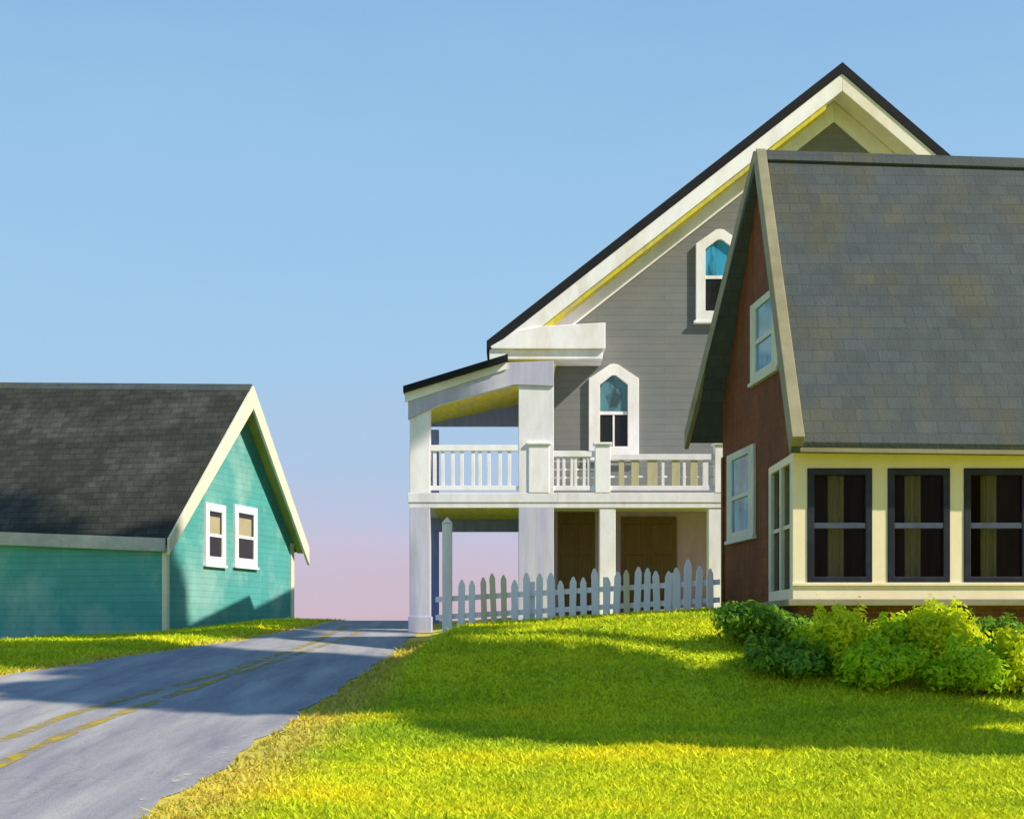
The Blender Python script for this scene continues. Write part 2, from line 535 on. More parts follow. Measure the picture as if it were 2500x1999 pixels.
# ------------------------------------------------------------------ road
def asphalt():
    m = bpy.data.materials.new('worn_asphalt')
    m.use_nodes = True
    t = m.node_tree; l = t.links.new; nn = t.nodes.new
    b = t.nodes['Principled BSDF']
    geo = nn('ShaderNodeNewGeometry')
    mp = nn('ShaderNodeMapping'); mp.inputs['Scale'].default_value = (1.6, .22, 1); mp.inputs['Rotation'].default_value = (0, 0, R(8))
    l(geo.outputs['Position'], mp.inputs[0])
    n1 = nn('ShaderNodeTexNoise'); n1.inputs['Scale'].default_value = 1.3; n1.inputs['Detail'].default_value = 8; n1.inputs['Roughness'].default_value = .62
    l(mp.outputs[0], n1.inputs['Vector'])
    cr = nn('ShaderNodeValToRGB')
    e = cr.color_ramp.elements
    e[0].position = .3; e[0].color = (0.20, 0.195, 0.238, 1)
    e[1].position = .7; e[1].color = (0.41, 0.395, 0.385, 1)
    l(n1.outputs[0], cr.inputs[0])
    n2 = nn('ShaderNodeTexNoise'); n2.inputs['Scale'].default_value = 60; n2.inputs['Detail'].default_value = 3
    l(geo.outputs['Position'], n2.inputs['Vector'])
    mr = nn('ShaderNodeMapRange'); mr.inputs[3].default_value = .55; mr.inputs[4].default_value = 1.45
    l(n2.outputs[0], mr.inputs[0])
    vm = nn('ShaderNodeVectorMath'); vm.operation = 'SCALE'
    l(cr.outputs[0], vm.inputs[0]); l(mr.outputs[0], vm.inputs['Scale'])
    vo = nn('ShaderNodeTexVoronoi'); vo.feature = 'DISTANCE_TO_EDGE'; vo.inputs['Scale'].default_value = .34
    nd = nn('ShaderNodeTexNoise'); nd.inputs['Scale'].default_value = 2.2; nd.inputs['Detail'].default_value = 6
    l(geo.outputs['Position'], nd.inputs['Vector'])
    av = nn('ShaderNodeVectorMath'); av.operation = 'MULTIPLY_ADD'; av.inputs[1].default_value = (1.1, 1.1, 0)
    l(nd.outputs[1], av.inputs[0]); l(geo.outputs['Position'], av.inputs[2]); l(av.outputs[0], vo.inputs['Vector'])
    ck = nn('ShaderNodeMapRange'); ck.inputs[1].default_value = .002; ck.inputs[2].default_value = .010; ck.inputs[3].default_value = .88; ck.inputs[4].default_value = 1
    l(vo.outputs['Distance'], ck.inputs[0])
    vm3 = nn('ShaderNodeVectorMath'); vm3.operation = 'SCALE'
    l(vm.outputs[0], vm3.inputs[0]); l(ck.outputs[0], vm3.inputs['Scale'])
    l(vm3.outputs[0], b.inputs['Base Color'])
    b.inputs['Roughness'].default_value = .9
    b.inputs['Specular IOR Level'].default_value = .2
    bp = nn('ShaderNodeBump'); bp.inputs['Strength'].default_value = .35; bp.inputs['Distance'].default_value = .01
    l(n2.outputs[0], bp.inputs['Height']); l(bp.outputs[0], b.inputs['Normal'])
    return m


def strip(name, fl, fr, y0, y1, lift, m, ncol=8, step=.25):
    ys = np.arange(y0, y1 + 1e-6, step)
    tt = np.linspace(0, 1, ncol + 1)
    X = fl(ys)[:, None] * (1 - tt) + fr(ys)[:, None] * tt
    Y = np.repeat(ys[:, None], ncol + 1, 1)
    Z = g_road(Y) + lift
    v = np.stack([X, Y, Z], -1).reshape(-1, 3)
    i = (np.arange(len(ys) - 1)[:, None] * (ncol + 1) + np.arange(ncol)[None]).reshape(-1)
    f = np.stack([i, i + 1, i + ncol + 2, i + ncol + 1], -1)
    return np_mesh(name, v, f, m, None, True)


edge_w = lambda Y, s: .05 * np.sin(Y * 2.3 + s) + .035 * np.sin(Y * 5.9 + 2 * s) + .02 * np.sin(Y * 14.1 + s)
road = strip('road', lambda Y: XL(Y) + edge_w(Y, 1), lambda Y: XR(Y) + .06 + edge_w(Y, 4), -50, 70, .010, asphalt(), 14)
road['kind'] = 'structure'


def line_paint(name, c, lo=.42, hi=.56):
    m = mat(name, c, 0.2, 6, rough=.7, bump=.2)
    t = m.node_tree; l = t.links.new; nn = t.nodes.new
    geo = nn('ShaderNodeNewGeometry')
    n = nn('ShaderNodeTexNoise'); n.inputs['Scale'].default_value = 2.3; n.inputs['Detail'].default_value = 10; n.inputs['Roughness'].default_value = .75
    l(geo.outputs['Position'], n.inputs['Vector'])
    mr = nn('ShaderNodeMapRange'); mr.inputs[1].default_value = lo; mr.inputs[2].default_value = hi
    l(n.outputs[0], mr.inputs[0])
    tr = nn('ShaderNodeBsdfTransparent'); mx = nn('ShaderNodeMixShader')
    l(mr.outputs[0], mx.inputs[0]); l(tr.outputs[0], mx.inputs[1]); l(t.nodes['Principled BSDF'].outputs[0], mx.inputs[2])
    l(mx.outputs[0], t.nodes['Material Output'].inputs[0])
    return m


yl = line_paint('worn_yellow_line_paint', (0.42, 0.31, 0.03), .42, .58)
ca = sorted([solve_road(*p)[::-1] for p in ((2, 1812), (150, 1752), (330, 1702), (560, 1640), (770, 1568))])
cb = sorted([solve_road(*p)[::-1] for p in ((2, 1866), (180, 1786), (390, 1709), (620, 1633), (850, 1557))])
for pts in (ca, cb):
    dx = (pts[1][1] - pts[0][1]) / (pts[1][0] - pts[0][0])
    pts.insert(0, (-30, pts[0][1] - dx * .6 * (pts[0][0] + 30)))
    pts.append((60, pts[-1][1] - .6))
for pts, y0, y1 in ((ca, -20, 33), (cb, -20, 31)):
    cf = lambda Y, p=pts: np.interp(Y, [q[0] for q in p], [q[1] for q in p])
    wd = lambda Y: .085 + .012 * np.sin(Y * 3.1)
    o = strip('centre_line', lambda Y: cf(Y) - wd(Y), lambda Y: cf(Y) + wd(Y), y0, y1, .015, yl, 1)
    o.parent = road
    o['kind'] = 'structure'
wl_ = line_paint('worn_white_edge_paint', (0.55, 0.53, 0.48), .54, .62)
o = strip('edge_line', lambda Y: XR(Y) - .20, lambda Y: XR(Y) - .10, -10, 20, .015, wl_, 1)
o.parent = road
o['kind'] = 'structure'


# ------------------------------------------------------------------ window builder
def window(parent, c, ux, n, wd, ht, ft, frame_m, upper_m, lower_m, rise=0.0, depth=.07, rail_m=None, muntin=False, sill=True, blind=False, name='window', irise=None, fv=None):
    """c = centre of the bottom edge on the wall; ux along the wall; n out of the wall"""
    c, ux, n = Vector(c), Vector(ux).normalized(), Vector(n).normalized()
    uz = Vector((0, 0, 1))
    rail_m = rail_m or frame_m
    ir = rise * .7 if irise is None else irise
    fv = ft if fv is None else fv

    def poly(hw, z0, z1, r):
        if rise:
            return [(-hw, z0), (hw, z0), (hw, z1), (hw * .16, z1 + r * .96), (0, z1 + r), (-hw * .16, z1 + r * .96), (-hw, z1)]
        return [(-hw, z0), (hw, z0), (hw, z1), (-hw, z1)]
    at = lambda p, d: c + ux * p[0] + uz * p[1] + n * d
    o_ = poly(wd / 2, 0, ht - rise, rise)
    i_ = poly(wd / 2 - ft, fv, ht - rise - (ft * .55 if rise else fv), ir)
    b = MB(); b.ring([at(p, -.03) for p in o_], [at(p, -.03) for p in i_], n * (depth + .03))
    if sill:
        b.obox(at((-wd / 2 - .05, -.07), -.02), ux * (wd + .1), n * (depth + .05), uz * .066)
    fr = b.build(name, frame_m, parent, bevel=.008)
    mid = fv + (ht - 2 * fv) * .47
    hw = wd / 2 - ft - .002
    b = MB(); b.prism([at(p, .004) for p in [(-hw, fv + .003), (hw, fv + .003), (hw, mid), (-hw, mid)]], n * .012)
    b.build('pane', lower_m, fr)
    if rise:
        top = [(-hw, mid), (hw, mid)] + [(q[0] * .995, q[1] - .004) for q in i_[2:]]
    else:
        top = [(-hw, mid), (hw, mid), (hw, ht - fv - .003), (-hw, ht - fv - .003)]
    b = MB(); b.prism([at(p, .006) for p in top], n * .014)
    b.build('pane', upper_m, fr)
    b = MB(); b.obox(at((-hw, mid - .035), .010), ux * 2 * hw, n * .035, uz * .075)
    b.build('sash_rail', rail_m, fr)
    if muntin:
        b = MB(); b.obox(at((-.022, fv + .004), .018), ux * .044, n * .015, uz * (mid - fv - .04))
        b.build('muntin', rail_m, fr)
    if blind:
        b = MB(); b.prism([at(p, .024) for p in [(-hw, mid + .04), (hw * .72, mid + .04), (hw * .72, ht - ft - .13), (-hw, ht - ft - .13)]], n * .008)
        b.build('blind', M['blind'], fr)
    return fr


# ------------------------------------------------------------------ teal house on the left
k = .26
nrm = math.sqrt(1 + k * k)
EU = Vector((1, -k, 0)) / nrm      # along the long wall, towards the gable
EV = Vector((k, 1, 0)) / nrm       # along the gable, away from the viewer
NC = P(405, 1535, 33.0)            # near corner
tv = 1.0
while CX + F * (NC + EV * tv).x / (NC + EV * tv).y < 715:
    tv += .02
WV = tv                            # width of the gable wall
TH = thing('teal_house', 'teal clapboard house with dark roof and two small gable windows, left of the road', 'house', (NC.x, NC.y, 0))
TILT = math.tan(R(2.9))            # the old house sags a little towards the road


def T(u, v, z):
    q = NC + EU * u + EV * v
    return Vector((q.x, q.y, z - u * TILT))


mid = WV / 2
pk0 = T(.5, mid, 0)
ZPK = ZP(938, pk0.y)
ZN, ZF = ZP(1312, 33.0), ZP(1322, 39.5)
LEN = -13
sl_n = (ZPK - ZN) / (mid + .12)
sl_f = (ZPK - ZF) / (mid + .25)
# walls: gable polygon + long walls, one closed prism
b = MB()
zt = .20
gpoly = [(0, -1.0), (WV, -1.0), (WV, ZPK - sl_f * (WV - mid) - zt - .02), (mid, ZPK - zt - .05), (0, ZPK - sl_n * mid - zt - .02)]
near = [T(0, v, z) for v, z in gpoly]
far = [T(LEN, v, z) for v, z in gpoly]
n5 = len(near)
b.add(near + far, [list(range(n5)), list(range(n5, 2 * n5))[::-1]] + [(i, (i + 1) % n5, n5 + (i + 1) % n5, n5 + i) for i in range(n5)])
b.build('wall', M['teal'], TH)
# roof: two slabs meeting at the ridge
b = MB()
rn = [(.10, -.10, ZPK - sl_n * (mid + .10)), (.45, mid, ZPK)]
up = Vector((0, 0, 1))
qn = [T(*rn[0]), T(*rn[1]), T(LEN - .4, mid, ZPK), T(LEN - .4, -.10, rn[0][2])]
b.prism(qn, (0, 0, -zt))
qf = [T(.45, mid, ZPK), T(.30, WV + .30, ZPK - sl_f * (WV - mid + .30)), T(LEN - .4, WV + .30, ZPK - sl_f * (WV - mid + .30)), T(LEN - .4, mid, ZPK)]
b.prism(qf, (0, 0, -zt))
b.build('roof', M['roof_dark'], TH)
# ridge cap
b = MB()
for a_, c_ in ((T(.46, mid - .16, ZPK - sl_n * .16 + .02), T(.46, mid, ZPK + .03)), (T(.46, mid, ZPK + .03), T(.46, mid + .16, ZPK - sl_f * .16 + .02))):
    d_ = T(LEN - .4, 0, 0) - T(.46, 0, 0)
    b.prism([a_, c_, c_ + d_, a_ + d_], (0, 0, -.035))
b.build('ridge_cap', M['roof_slate'], TH)
# rake boards (barge boards) on the gable end
b = MB()
a0, a1 = T(.10, -.13, rn[0][2] - sl_n * .03), T(.45, mid, ZPK)
b.prism([a0 + Vector((0, 0, -.02)), a1 + Vector((0, 0, -.02)), a1 + Vector((0, 0, -.62)), a0 + Vector((0, 0, -.40))], EU * .07)
b.build('rake_board', M['teal_trim'], TH, .01)
b = MB()
b0, b1 = T(.45, mid, ZPK), T(.30, WV + .34, ZPK - sl_f * (WV - mid + .34))
b.prism([b0 + Vector((0, 0, -.02)), b1 + Vector((0, 0, -.02)), b1 + Vector((0, 0, -.52)), b0 + Vector((0, 0, -.62))], EU * .07)
b.build('rake_board', M['teal_trim'], TH, .01)
# sloping soffits under the overhang
for nm, q0, q1, w0, w1 in (('soffit', T(.44, mid, ZPK - zt - .01), T(.29, WV + .29, ZPK - sl_f * (WV - mid + .29) - zt - .01), T(.0, mid, ZPK - zt - .01), T(0, WV + .29, ZPK - sl_f * (WV - mid + .29) - zt - .01)),):
    b = MB(); b.prism([q0, q1, w1, w0], (0, 0, -.025)); b.build(nm, M['soffit_green'], TH)
# eave fascia along the long wall
b = MB(); z0 = ZPK - sl_n * (mid + .10)
b.prism([T(.06, -.16, z0 - .04), T(LEN, -.16, z0 - .04), T(LEN, -.16, z0 - .36), T(.06, -.16, z0 - .36)], EV * .05)
b.build('eave_fascia', M['grey_fascia'], TH, .01)
# corner boards
for v0, v1, zz in ((-.02, .12, ZPK - sl_n * (mid) - .25), (WV - .20, WV + .02, ZPK - sl_f * (WV - mid) - .25)):
    b = MB(); b.prism([T(.035, v0, -.8), T(.035, v1, -.8), T(.035, v1, zz), T(.035, v0, zz)], EU * -.05)
    b.build('corner_board', M['teal_trim'], TH, .008)
b = MB(); b.prism([T(.04, -.03, -.8), T(-.09, -.03, -.8), T(-.09, -.03, ZN - .35), T(.04, -.03, ZN - .35)], EV * .03)
b.build('corner_board', M['teal_trim'], TH, .008)
# windows in the gable
for x0, x1, y0, y1 in ((498, 547, 1230, 1378), (570, 624, 1236, 1382)):
    A = on_plane(x0, y1, NC, EU); B = on_plane(x1, y1, NC, EU); C_ = on_plane((x0 + x1) / 2, y0, NC, EU)
    wd = (B - A).length
    cc = (A + B) / 2
    window(TH, cc + EU * .0, EV, EU, wd, C_.z - cc.z, .2, M['white'], M['pane_dark'], M['pane_dark'], blind=True, sill=True, depth=.06)

# ------------------------------------------------------------------ grey house
YW, YR, YP, YB = 32.5, 31.6, 30.5, 35.0     # gable wall, rake edge, porch front, rear of side porch
GH = thing('grey_house', 'tall grey gabled house with white trim and a two storey porch, behind the picket fence', 'house', (2.0, YP, ZP(1515, YP)))
eL = P(1188, 832, YR); pk = P(2057, 152, YR)
slL = (pk.z - eL.z) / (pk.x - eL.x)
slR = .86
eR = Vector((pk.x + (pk.z - eL.z) / slR, YR, eL.z))
YE = 39.5
CWX = XP(1352, YW)                          # left corner of the house wall


def roofz(x):
    return pk.z - (slL * (pk.x - x) if x < pk.x else slR * (x - pk.x))


RT = .24
b = MB()
xR = eR.x - 1.4
zlow = ZP(1232, YW) + .0
b.prism([(CWX, YW, zlow), (xR, YW, zlow), (xR, YW, roofz(xR) - RT - .03), (pk.x, YW, pk.z - RT - .05), (CWX, YW, roofz(CWX) - RT - .03)], (0, YE - .8 - YW, 0))
b.build('wall', M['grey_wall'], GH)
b = MB(); b.box(CWX + .02, xR - .02, YW + .02, YE - .9, -.2, zlow - .003)
b.build('lower_wall', M['porch_wall'], GH)
b = MB()
b.prism([eL, pk, pk + Vector((0, YE - YR, 0)), eL + Vector((0, YE - YR, 0))], (0, 0, -RT))
b.prism([pk, eR, eR + Vector((0, YE - YR, 0)), pk + Vector((0, YE - YR, 0))], (0, 0, -RT))
b.build('roof', M['roof_black'], GH)


def along(x, y, dz):
    return Vector((x, y, roofz(x) + dz))


# white rake fascia standing below the black roof edge
for x0, x1 in ((eL.x + .06, pk.x), (pk.x, eR.x)):
    b = MB()
    b.prism([along(x0, YR + .03, -RT - .004), along(x1, YR + .03, -RT - .004), along(x1, YR + .03, -RT - .40), along(x0, YR + .03, -RT - .40)], (0, .07, 0))
    b.build('rake_board', M['white'] if x0 < pk.x else M['soffit'], GH, .01)
    b = MB()
    xs = [max(x0, CWX - .6), x1]
    b.prism([along(xs[0], YR + .10, -RT - .32), along(xs[1], YR + .10, -RT - .32), along(xs[1], YW - .03, -RT - .32), along(xs[0], YW - .03, -RT - .32)], (0, 0, .04))
    b.build('soffit', M['white_soft'] if x0 < pk.x else M['soffit'], GH)
    b = MB()
    xa, xb = (CWX + .02, x1) if x0 < pk.x else (x0, eR.x - 1.5)
    b.prism([along(xa, YW - .06, -RT - .33), along(xb, YW - .06, -RT - .33), along(xb, YW - .06, -RT - .80), along(xa, YW - .06, -RT - .80)], (0, .055, 0))
    b.build('frieze_board', M['white'] if x0 < pk.x else M['soffit'], GH, .01)
    # narrow ochre moulding between fascia and frieze
    b = MB()
    xa2 = XP(1300, YR) if x0 < pk.x else pk.x + .3
    xb2 = pk.x - .35 if x0 < pk.x else eR.x - 2
    b.prism([along(xa2, YR + .10, -RT - .37), along(xb2, YR + .10, -RT - .37), along(xb2, YR + .34, -RT - .41), along(xa2, YR + .34, -RT - .41)], (0, 0, -.15))
    if x0 < pk.x:
        b.build('moulding', M['ochre'], GH)
# cornice return
c0, c1 = P(1195, 787, YR), P(1478, 787, YR)
b = MB()
zt_, zm_, zb_ = ZP(788, YR), ZP(852, YR), ZP(876, YR)
b.prism([(XP(1268, YR), YR - .03, ZP(806, YR)), (XP(1330, YR), YR - .03, ZP(796, YR)), (c1.x, YR - .03, zt_), (c1.x, YR - .03, zm_), (c0.x + .05, YR - .03, zm_), (c0.x + .02, YR - .03, ZP(846, YR))], (0, YW - YR + .02, 0))
b.box(c0.x + .30, c1.x - .06, YR + .06, YW - .02, zb_, zm_ - .003)
b.build('cornice_return', M['white'], GH, .015)
# eave box along the left side
b = MB(); b.box(c0.x + .12, CWX - .01, YW + .05, YE - .6, zb_ + .12, zm_ + .3)
b.build('eave_box', M['white_soft'], GH)

# gable windows
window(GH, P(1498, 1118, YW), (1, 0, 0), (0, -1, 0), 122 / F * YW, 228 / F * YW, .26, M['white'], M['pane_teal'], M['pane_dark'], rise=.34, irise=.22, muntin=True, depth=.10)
window(GH, P(1756, 784, YW), (1, 0, 0), (0, -1, 0), 116 / F * YW, 222 / F * YW, .22, M['white'], M['pane_painted_sky'], M['pane_dark'], rise=.34, irise=.22, depth=.10)

# --- porch
xl0, xl1 = XP(1000, YP), XP(1050, YP)       # outer post
xp0, xp1 = XP(1266, YP), XP(1352, YP)       # broad pier by the house corner
ZFL0, ZFL1 = ZP(1232, YP), ZP(1203, YP)     # floor slab
XEND = 7.5
b = MB()
b.box(xl0 - .04, CWX + .02, YP - .02, YB + .1, ZFL0 + .05, ZFL1)
b.box(CWX + .02, XEND, YP - .02, YW - .01, ZFL0 + .05, ZFL1)
b.build('balcony_floor', M['white_soft'], GH, .01)
b = MB(); b.box(xl1 + .01, xp1 - .02, YP + .22, YB - .16, ZFL0 + .015, ZFL0 + .046)
b.build('porch_ceiling', M['ochre'], GH)
b = MB(); b.box(xp1, XEND, YP + .20, YW - .012, ZFL0 + .015, ZFL0 + .046)
b.build('porch_ceiling', M['lavender'], GH)
b = MB(); b.box(xl0, XEND, YP + .0, YP + .18, ZFL0 - .06, ZFL0 + .047)
b.build('porch_beam', M['white_soft'], GH)
b = MB(); b.box(xl0 + .1, xp1 - .1, YB - .15, YB + .05, ZFL0 - .28, ZFL0 + .047)
b.build('porch_beam', M['violet'], GH)
# shed roof of the side porch
q0, q1 = P(984, 942, YP - .25), P(1240, 864, YP - .25)
b = MB()
b.prism([q0, q1, q1 + Vector((0, YB + .4 - YP, 0)), q0 + Vector((0, YB + .4 - YP, 0))], (0, 0, -.13))
b.build('porch_roof', M['roof_black'], GH)
sq = (q1.z - q0.z) / (q1.x - q0.x)
zq = lambda x: min(q0.z + sq * (x - q0.x) - .135, ZP(882, YP))
b = MB()
b.prism([(xl0 - .03, YP - .05, zq(xl0 - .03)), (q1.x - .05, YP - .05, zq(q1.x - .05)), (xp1, YP - .05, zq(xp1)), (xp1, YP - .05, zq(xp1) - .55), (xp0 - .1, YP - .05, zq(xp0) - .52), (xl1 + .2, YP - .05, zq(xl1) - .42), (xl0 - .03, YP - .05, zq(xl0) - .60)], (0, .16, 0))
b.build('porch_header', M['lavender'], GH, .01)
b = MB()
b.prism([(xl0 - .1, YP - .09, zq(xl0 - .1)), (q1.x - .02, YP - .09, zq(q1.x - .02)), (q1.x - .02, YP - .09, zq(q1.x) - .16), (xl0 - .1, YP - .09, zq(xl0 - .1) - .2)], (0, .035, 0))
b.build('porch_fascia', M['white'], GH)
b = MB()
b.prism([(xl0 + .05, YP + .12, zq(xl0) - .03), (CWX - .01, YP + .12, zq(CWX) - .03), (CWX - .01, YB, zq(CWX) - .03), (xl0 + .05, YB, zq(xl0) - .03)], (0, 0, -.03))
b.build('porch_ceiling', M['ochre'], GH)
b = MB()
b.prism([(xl0 + .05, YB, ZP(1040, YB)), (CWX - .02, YB, ZP(1040, YB)), (CWX - .02, YB, zq(CWX) - .06), (xl0 + .05, YB, zq(xl0) - .06)], (0, .14, 0))
b.build('porch_header', M['violet'], GH)
# posts; shade on the lower ones is painted in as lavender
zg = float(ground_z((xl0 + xl1) / 2, YP)) - .2
for x0, x1, y0, y1, z0, z1, m_ in (
        (xl0, xl1, YP, YP + .44, zg, ZFL0 - .062, 'lavender'), (xl0, xl1, YP, YP + .44, ZFL1 + .002, zq(xl0) - .05, 'white'),
        (xp0, xp1, YP, YP + .44, zg, ZFL0 - .062, 'lavender'), (xp0, xp1, YP, YP + .44, ZFL1 + .002, zq(xp0) - .05, 'white_soft'),
        (XP(1050, YB), XP(1072, YB), YB - .2, YB, zg, ZFL0 - .282, 'violet'), (XP(1050, YB), XP(1072, YB), YB - .2, YB, ZFL1 + .002, zq(xl0) - .2, 'violet'),
        (XP(1464, YP), XP(1503, YP), YP + .02, YP + .34, zg, ZFL0 - .062, 'white_soft'),
        (XP(1730, YP), XP(1768, YP), YP + .02, YP + .34, zg, ZFL0 - .062, 'white_soft')):
    b = MB()
    b.box(x0, x1, y0, y1, z0, z1)
    if x1 - x0 > .3 and z0 < 1:                       # plinth and necking of the posts
        b.box(x0 - .03, x1 + .03, y0 - .03, y1 + .03, z0, z0 + .55)
    b.build('porch_post', M[m_], GH, .012)
# newel posts of the balcony
for x0, x1 in ((XP(1453, YP), XP(1490, YP)), (xp1 - .55, xp1 - .1), (XP(1745, YP), XP(1775, YP))):
    b = MB(); b.box(x0, x1, YP - .03, YP + .22, ZFL1 + .002, ZP(1086, YP))
    b.box(x0 - .04, x1 + .04, YP - .07, YP + .26, ZP(1086, YP) + .002, ZP(1080, YP))
    b.build('newel_post', M['white'], GH, .01)


def railing(x0, x1, ytop, spec, m_rail, slats=()):
    b = MB()
    zt, zb = ZP(ytop, YP), ZFL1 + .06
    b.box(x0, x1, YP + .01, YP + .13, zt - .13, zt)
    b.box(x0, x1, YP + .03, YP + .11, zb, zb + .10)
    for z in slats:
        b.box(x0, x1, YP + .085, YP + .105, z, z + .045)
    rl = b.build('railing', m_rail, GH, .008)
    protos = {}
    for px, wpx, mm in spec:
        xc, wd = XP(px, YP), wpx / F * YP
        key = (round(wpx), mm)
        if key not in protos:
            q = MB(); q.box(-wd / 2, wd / 2, YP + .04, YP + .08, zb + .103, zt - .133)
            o = q.build('baluster', M[mm], None, .006)
            o.parent = rl
            protos[key] = o
        else:
            o = protos[key].copy(); COL.objects.link(o); o.parent = rl
        base = Vector(GH['base'])
        o.location = Vector((xc, 0, 0)) - base
        o.rotation_euler = (0, R(random.uniform(-.5, .5)), 0)
    return rl


railing(xl1 + .0, xp0 + .02, 1086, [(1062 + i * 22.5 + random.uniform(-2, 2), 9, 'white') for i in range(9)], M['white'])
railing(XP(1352, YP) - .1, XP(1453, YP), 1100, [(1362 + i * 15.5, 7, 'white') for i in range(6)], M['white'], [ZFL1 + .32, ZFL1 + .50, ZFL1 + .68])
railing(XP(1490, YP), XP(1745, YP), 1108, [(1520, 13, 'beige_board'), (1553, 18, 'beige_board'), (1594, 25, 'beige_board'), (1648, 20, 'beige_board'), (1697, 18, 'beige_board'), (1724, 17, 'white_soft'), (1618, 7, 'white_soft'), (1672, 7, 'white_soft')], M['white_soft'], [ZFL1 + .34, ZFL1 + .62])
# lower wall: door and windows
b = MB(); xa, xb = XP(1362, YW), XP(1452, YW)
b.box(xa, xb, YW - .03, YW + .03, .2, ZP(1246, YW)); dr = b.build('door', M['door_brown'], GH, .01)
b = MB()
for i in range(2):
    for j in range(3):
        x_ = xa + .08 + i * (xb - xa - .08) / 2; z_ = .4 + j * .72
        b.box(x_, x_ + (xb - xa - .24) / 2, YW - .045, YW - .02, z_, z_ + .6)
b.build('door_panel', M['door_brown'], dr, .02)
b = MB(); b.box(xb - .12, xb - .06, YW - .10, YW - .046, 1.1, 1.16); b.build('handle', M['navy'], dr, .02)
b = MB(); xa, xb = XP(1516, YW), XP(1652, YW)
b.box(xa, xb, YW - .03, YW + .03, .2, ZP(1262, YW)); dr = b.build('door', M['door_brown'], GH, .01)
b = MB()
for i in range(2):
    for j in range(3):
        x_ = xa + .10 + i * (xb - xa - .08) / 2; z_ = .4 + j * .72
        b.box(x_, x_ + (xb - xa - .30) / 2, YW - .045, YW - .02, z_, z_ + .6)
b.build('door_panel', M['door_brown'], dr, .02)

# ------------------------------------------------------------------ brown house on the right
BH = thing('brown_house', 'brown house with a steep slate roof and cream sunroom, right of the picket fence', 'house', (6.5, 21.0, 0.1))
fe = P(1934, 1078, 20.55)
rg = P(1846, 376, 23.9)
re = P(1674, 1062, 27.0)
XE = 11.0
dz_e, dz_r = -.012 * (XE - 4), -.030 * (XE - 4)
fe2, rg2, re2 = Vector((XE, fe.y, fe.z + dz_e)), Vector((XE, rg.y, rg.z + dz_r)), Vector((XE, re.y, re.z + dz_e))
RTB = .16
b = MB()
b.prism([fe, rg, rg2, fe2], (0, .06, -RTB))
b.build('roof', M['roof_slate'], BH)
b = MB()
b.prism([rg, re, re2, rg2], (0, -.06, -RTB))
b.build('rear_roof', M['roof_slate'], BH)
b = MB()                                           # boarded underside of the rear overhang
dn = Vector((0, 0, -RTB - .012))
b.prism([rg + dn + Vector((.02, .3, -.4)), re + dn + Vector((.02, -.1, .12)), re + dn + Vector((1.1, -.1, .12)), rg + dn + Vector((.30, .3, -.4))], (0, -.012, -.02))
b.build('soffit', M['eave_grey'], BH)
b = MB()                                           # ridge cap
b.prism([rg + Vector((.1, -.12, -.16)), rg + Vector((.1, 0, .04)), rg2 + Vector((0, 0, .04)), rg2 + Vector((0, -.12, -.16))], (0, -.03, .02))
b.build('ridge_cap', M['roof_slate'], BH)
# barge boards
b = MB()
off = Vector((0, -.10, .06))
b.prism([fe + off + Vector((-.02, 0, 0)), fe + off + Vector((.17, 0, 0)), rg + off + Vector((.15, 0, 0)), rg + off + Vector((-.02, 0, 0))], (0, .22, -.22))
b.build('rake_board', M['olive_trim'], BH, .012)
b = MB()
b.prism([rg + Vector((-.03, .12, .10)), re + Vector((-.03, 0, .06)), re + Vector((-.03, -.02, -.28)), rg + Vector((-.03, .12, -.30))], (.09, .02, 0))
b.build('rake_board', M['olive_trim'], BH, .012)
# main walls
XWb = lambda Y: 4.01 + (26.5 - Y) * .103


def zroof(Y):
    return (fe.z + (rg.z - fe.z) * (Y - fe.y) / (rg.y - fe.y) if Y < rg.y else re.z + (rg.z - re.z) * (re.y - Y) / (re.y - rg.y)) - RTB - .03


YM = 23.0
b = MB()
zsun = fe.z - .10
pts = [(26.5, -.6), (YM, -.6), (YM, zsun), (21.1, zsun), (21.1, zroof(21.1)), (rg.y, zroof(rg.y) - .1), (26.5, zroof(26.5) - .05)]
left = [Vector((XWb(y), y, z)) for y, z in pts]
right = [Vector((XE - .3, y, z - .3)) for y, z in pts]
n7 = len(left)
b.add(left + right, [list(range(n7)), list(range(n7, 2 * n7))[::-1]] + [(i, (i + 1) % n7, n7 + (i + 1) % n7, n7 + i) for i in range(n7)])
b.build('wall', M['brown'], BH)
b = MB()                                           # corner post at the far corner, warm where the wall turns
b.box(XWb(26.5) - .03, XWb(26.5) + .1, 26.38, 26.54, -.3, re.z - .5)
b.build('corner_board', M['brown'], BH, .01)
# gable windows
nw = Vector((-1, -.103, 0)).normalized()
uw = Vector((-.103, 1, 0)).normalized()
p0 = Vector((4.01, 26.5, 0))
for x0, x1, y0, y1 in ((1838, 1904, 720, 915), (1780, 1845, 1098, 1313)):
    A, B = on_plane(x0, y1, p0, nw), on_plane(x1, y1, p0, nw)
    C_ = on_plane((x0 + x1) / 2, y0, p0, nw)
    cc = (A + B) / 2
    cc.z = on_plane((x0 + x1) / 2, y1, p0, nw).z
    window(BH, cc, uw, nw, (A - B).length, C_.z - cc.z, .34, M['pale_frame'], M['pane_painted_sky'], M['pane_painted_sky'], depth=.05, sill=True, fv=.13)
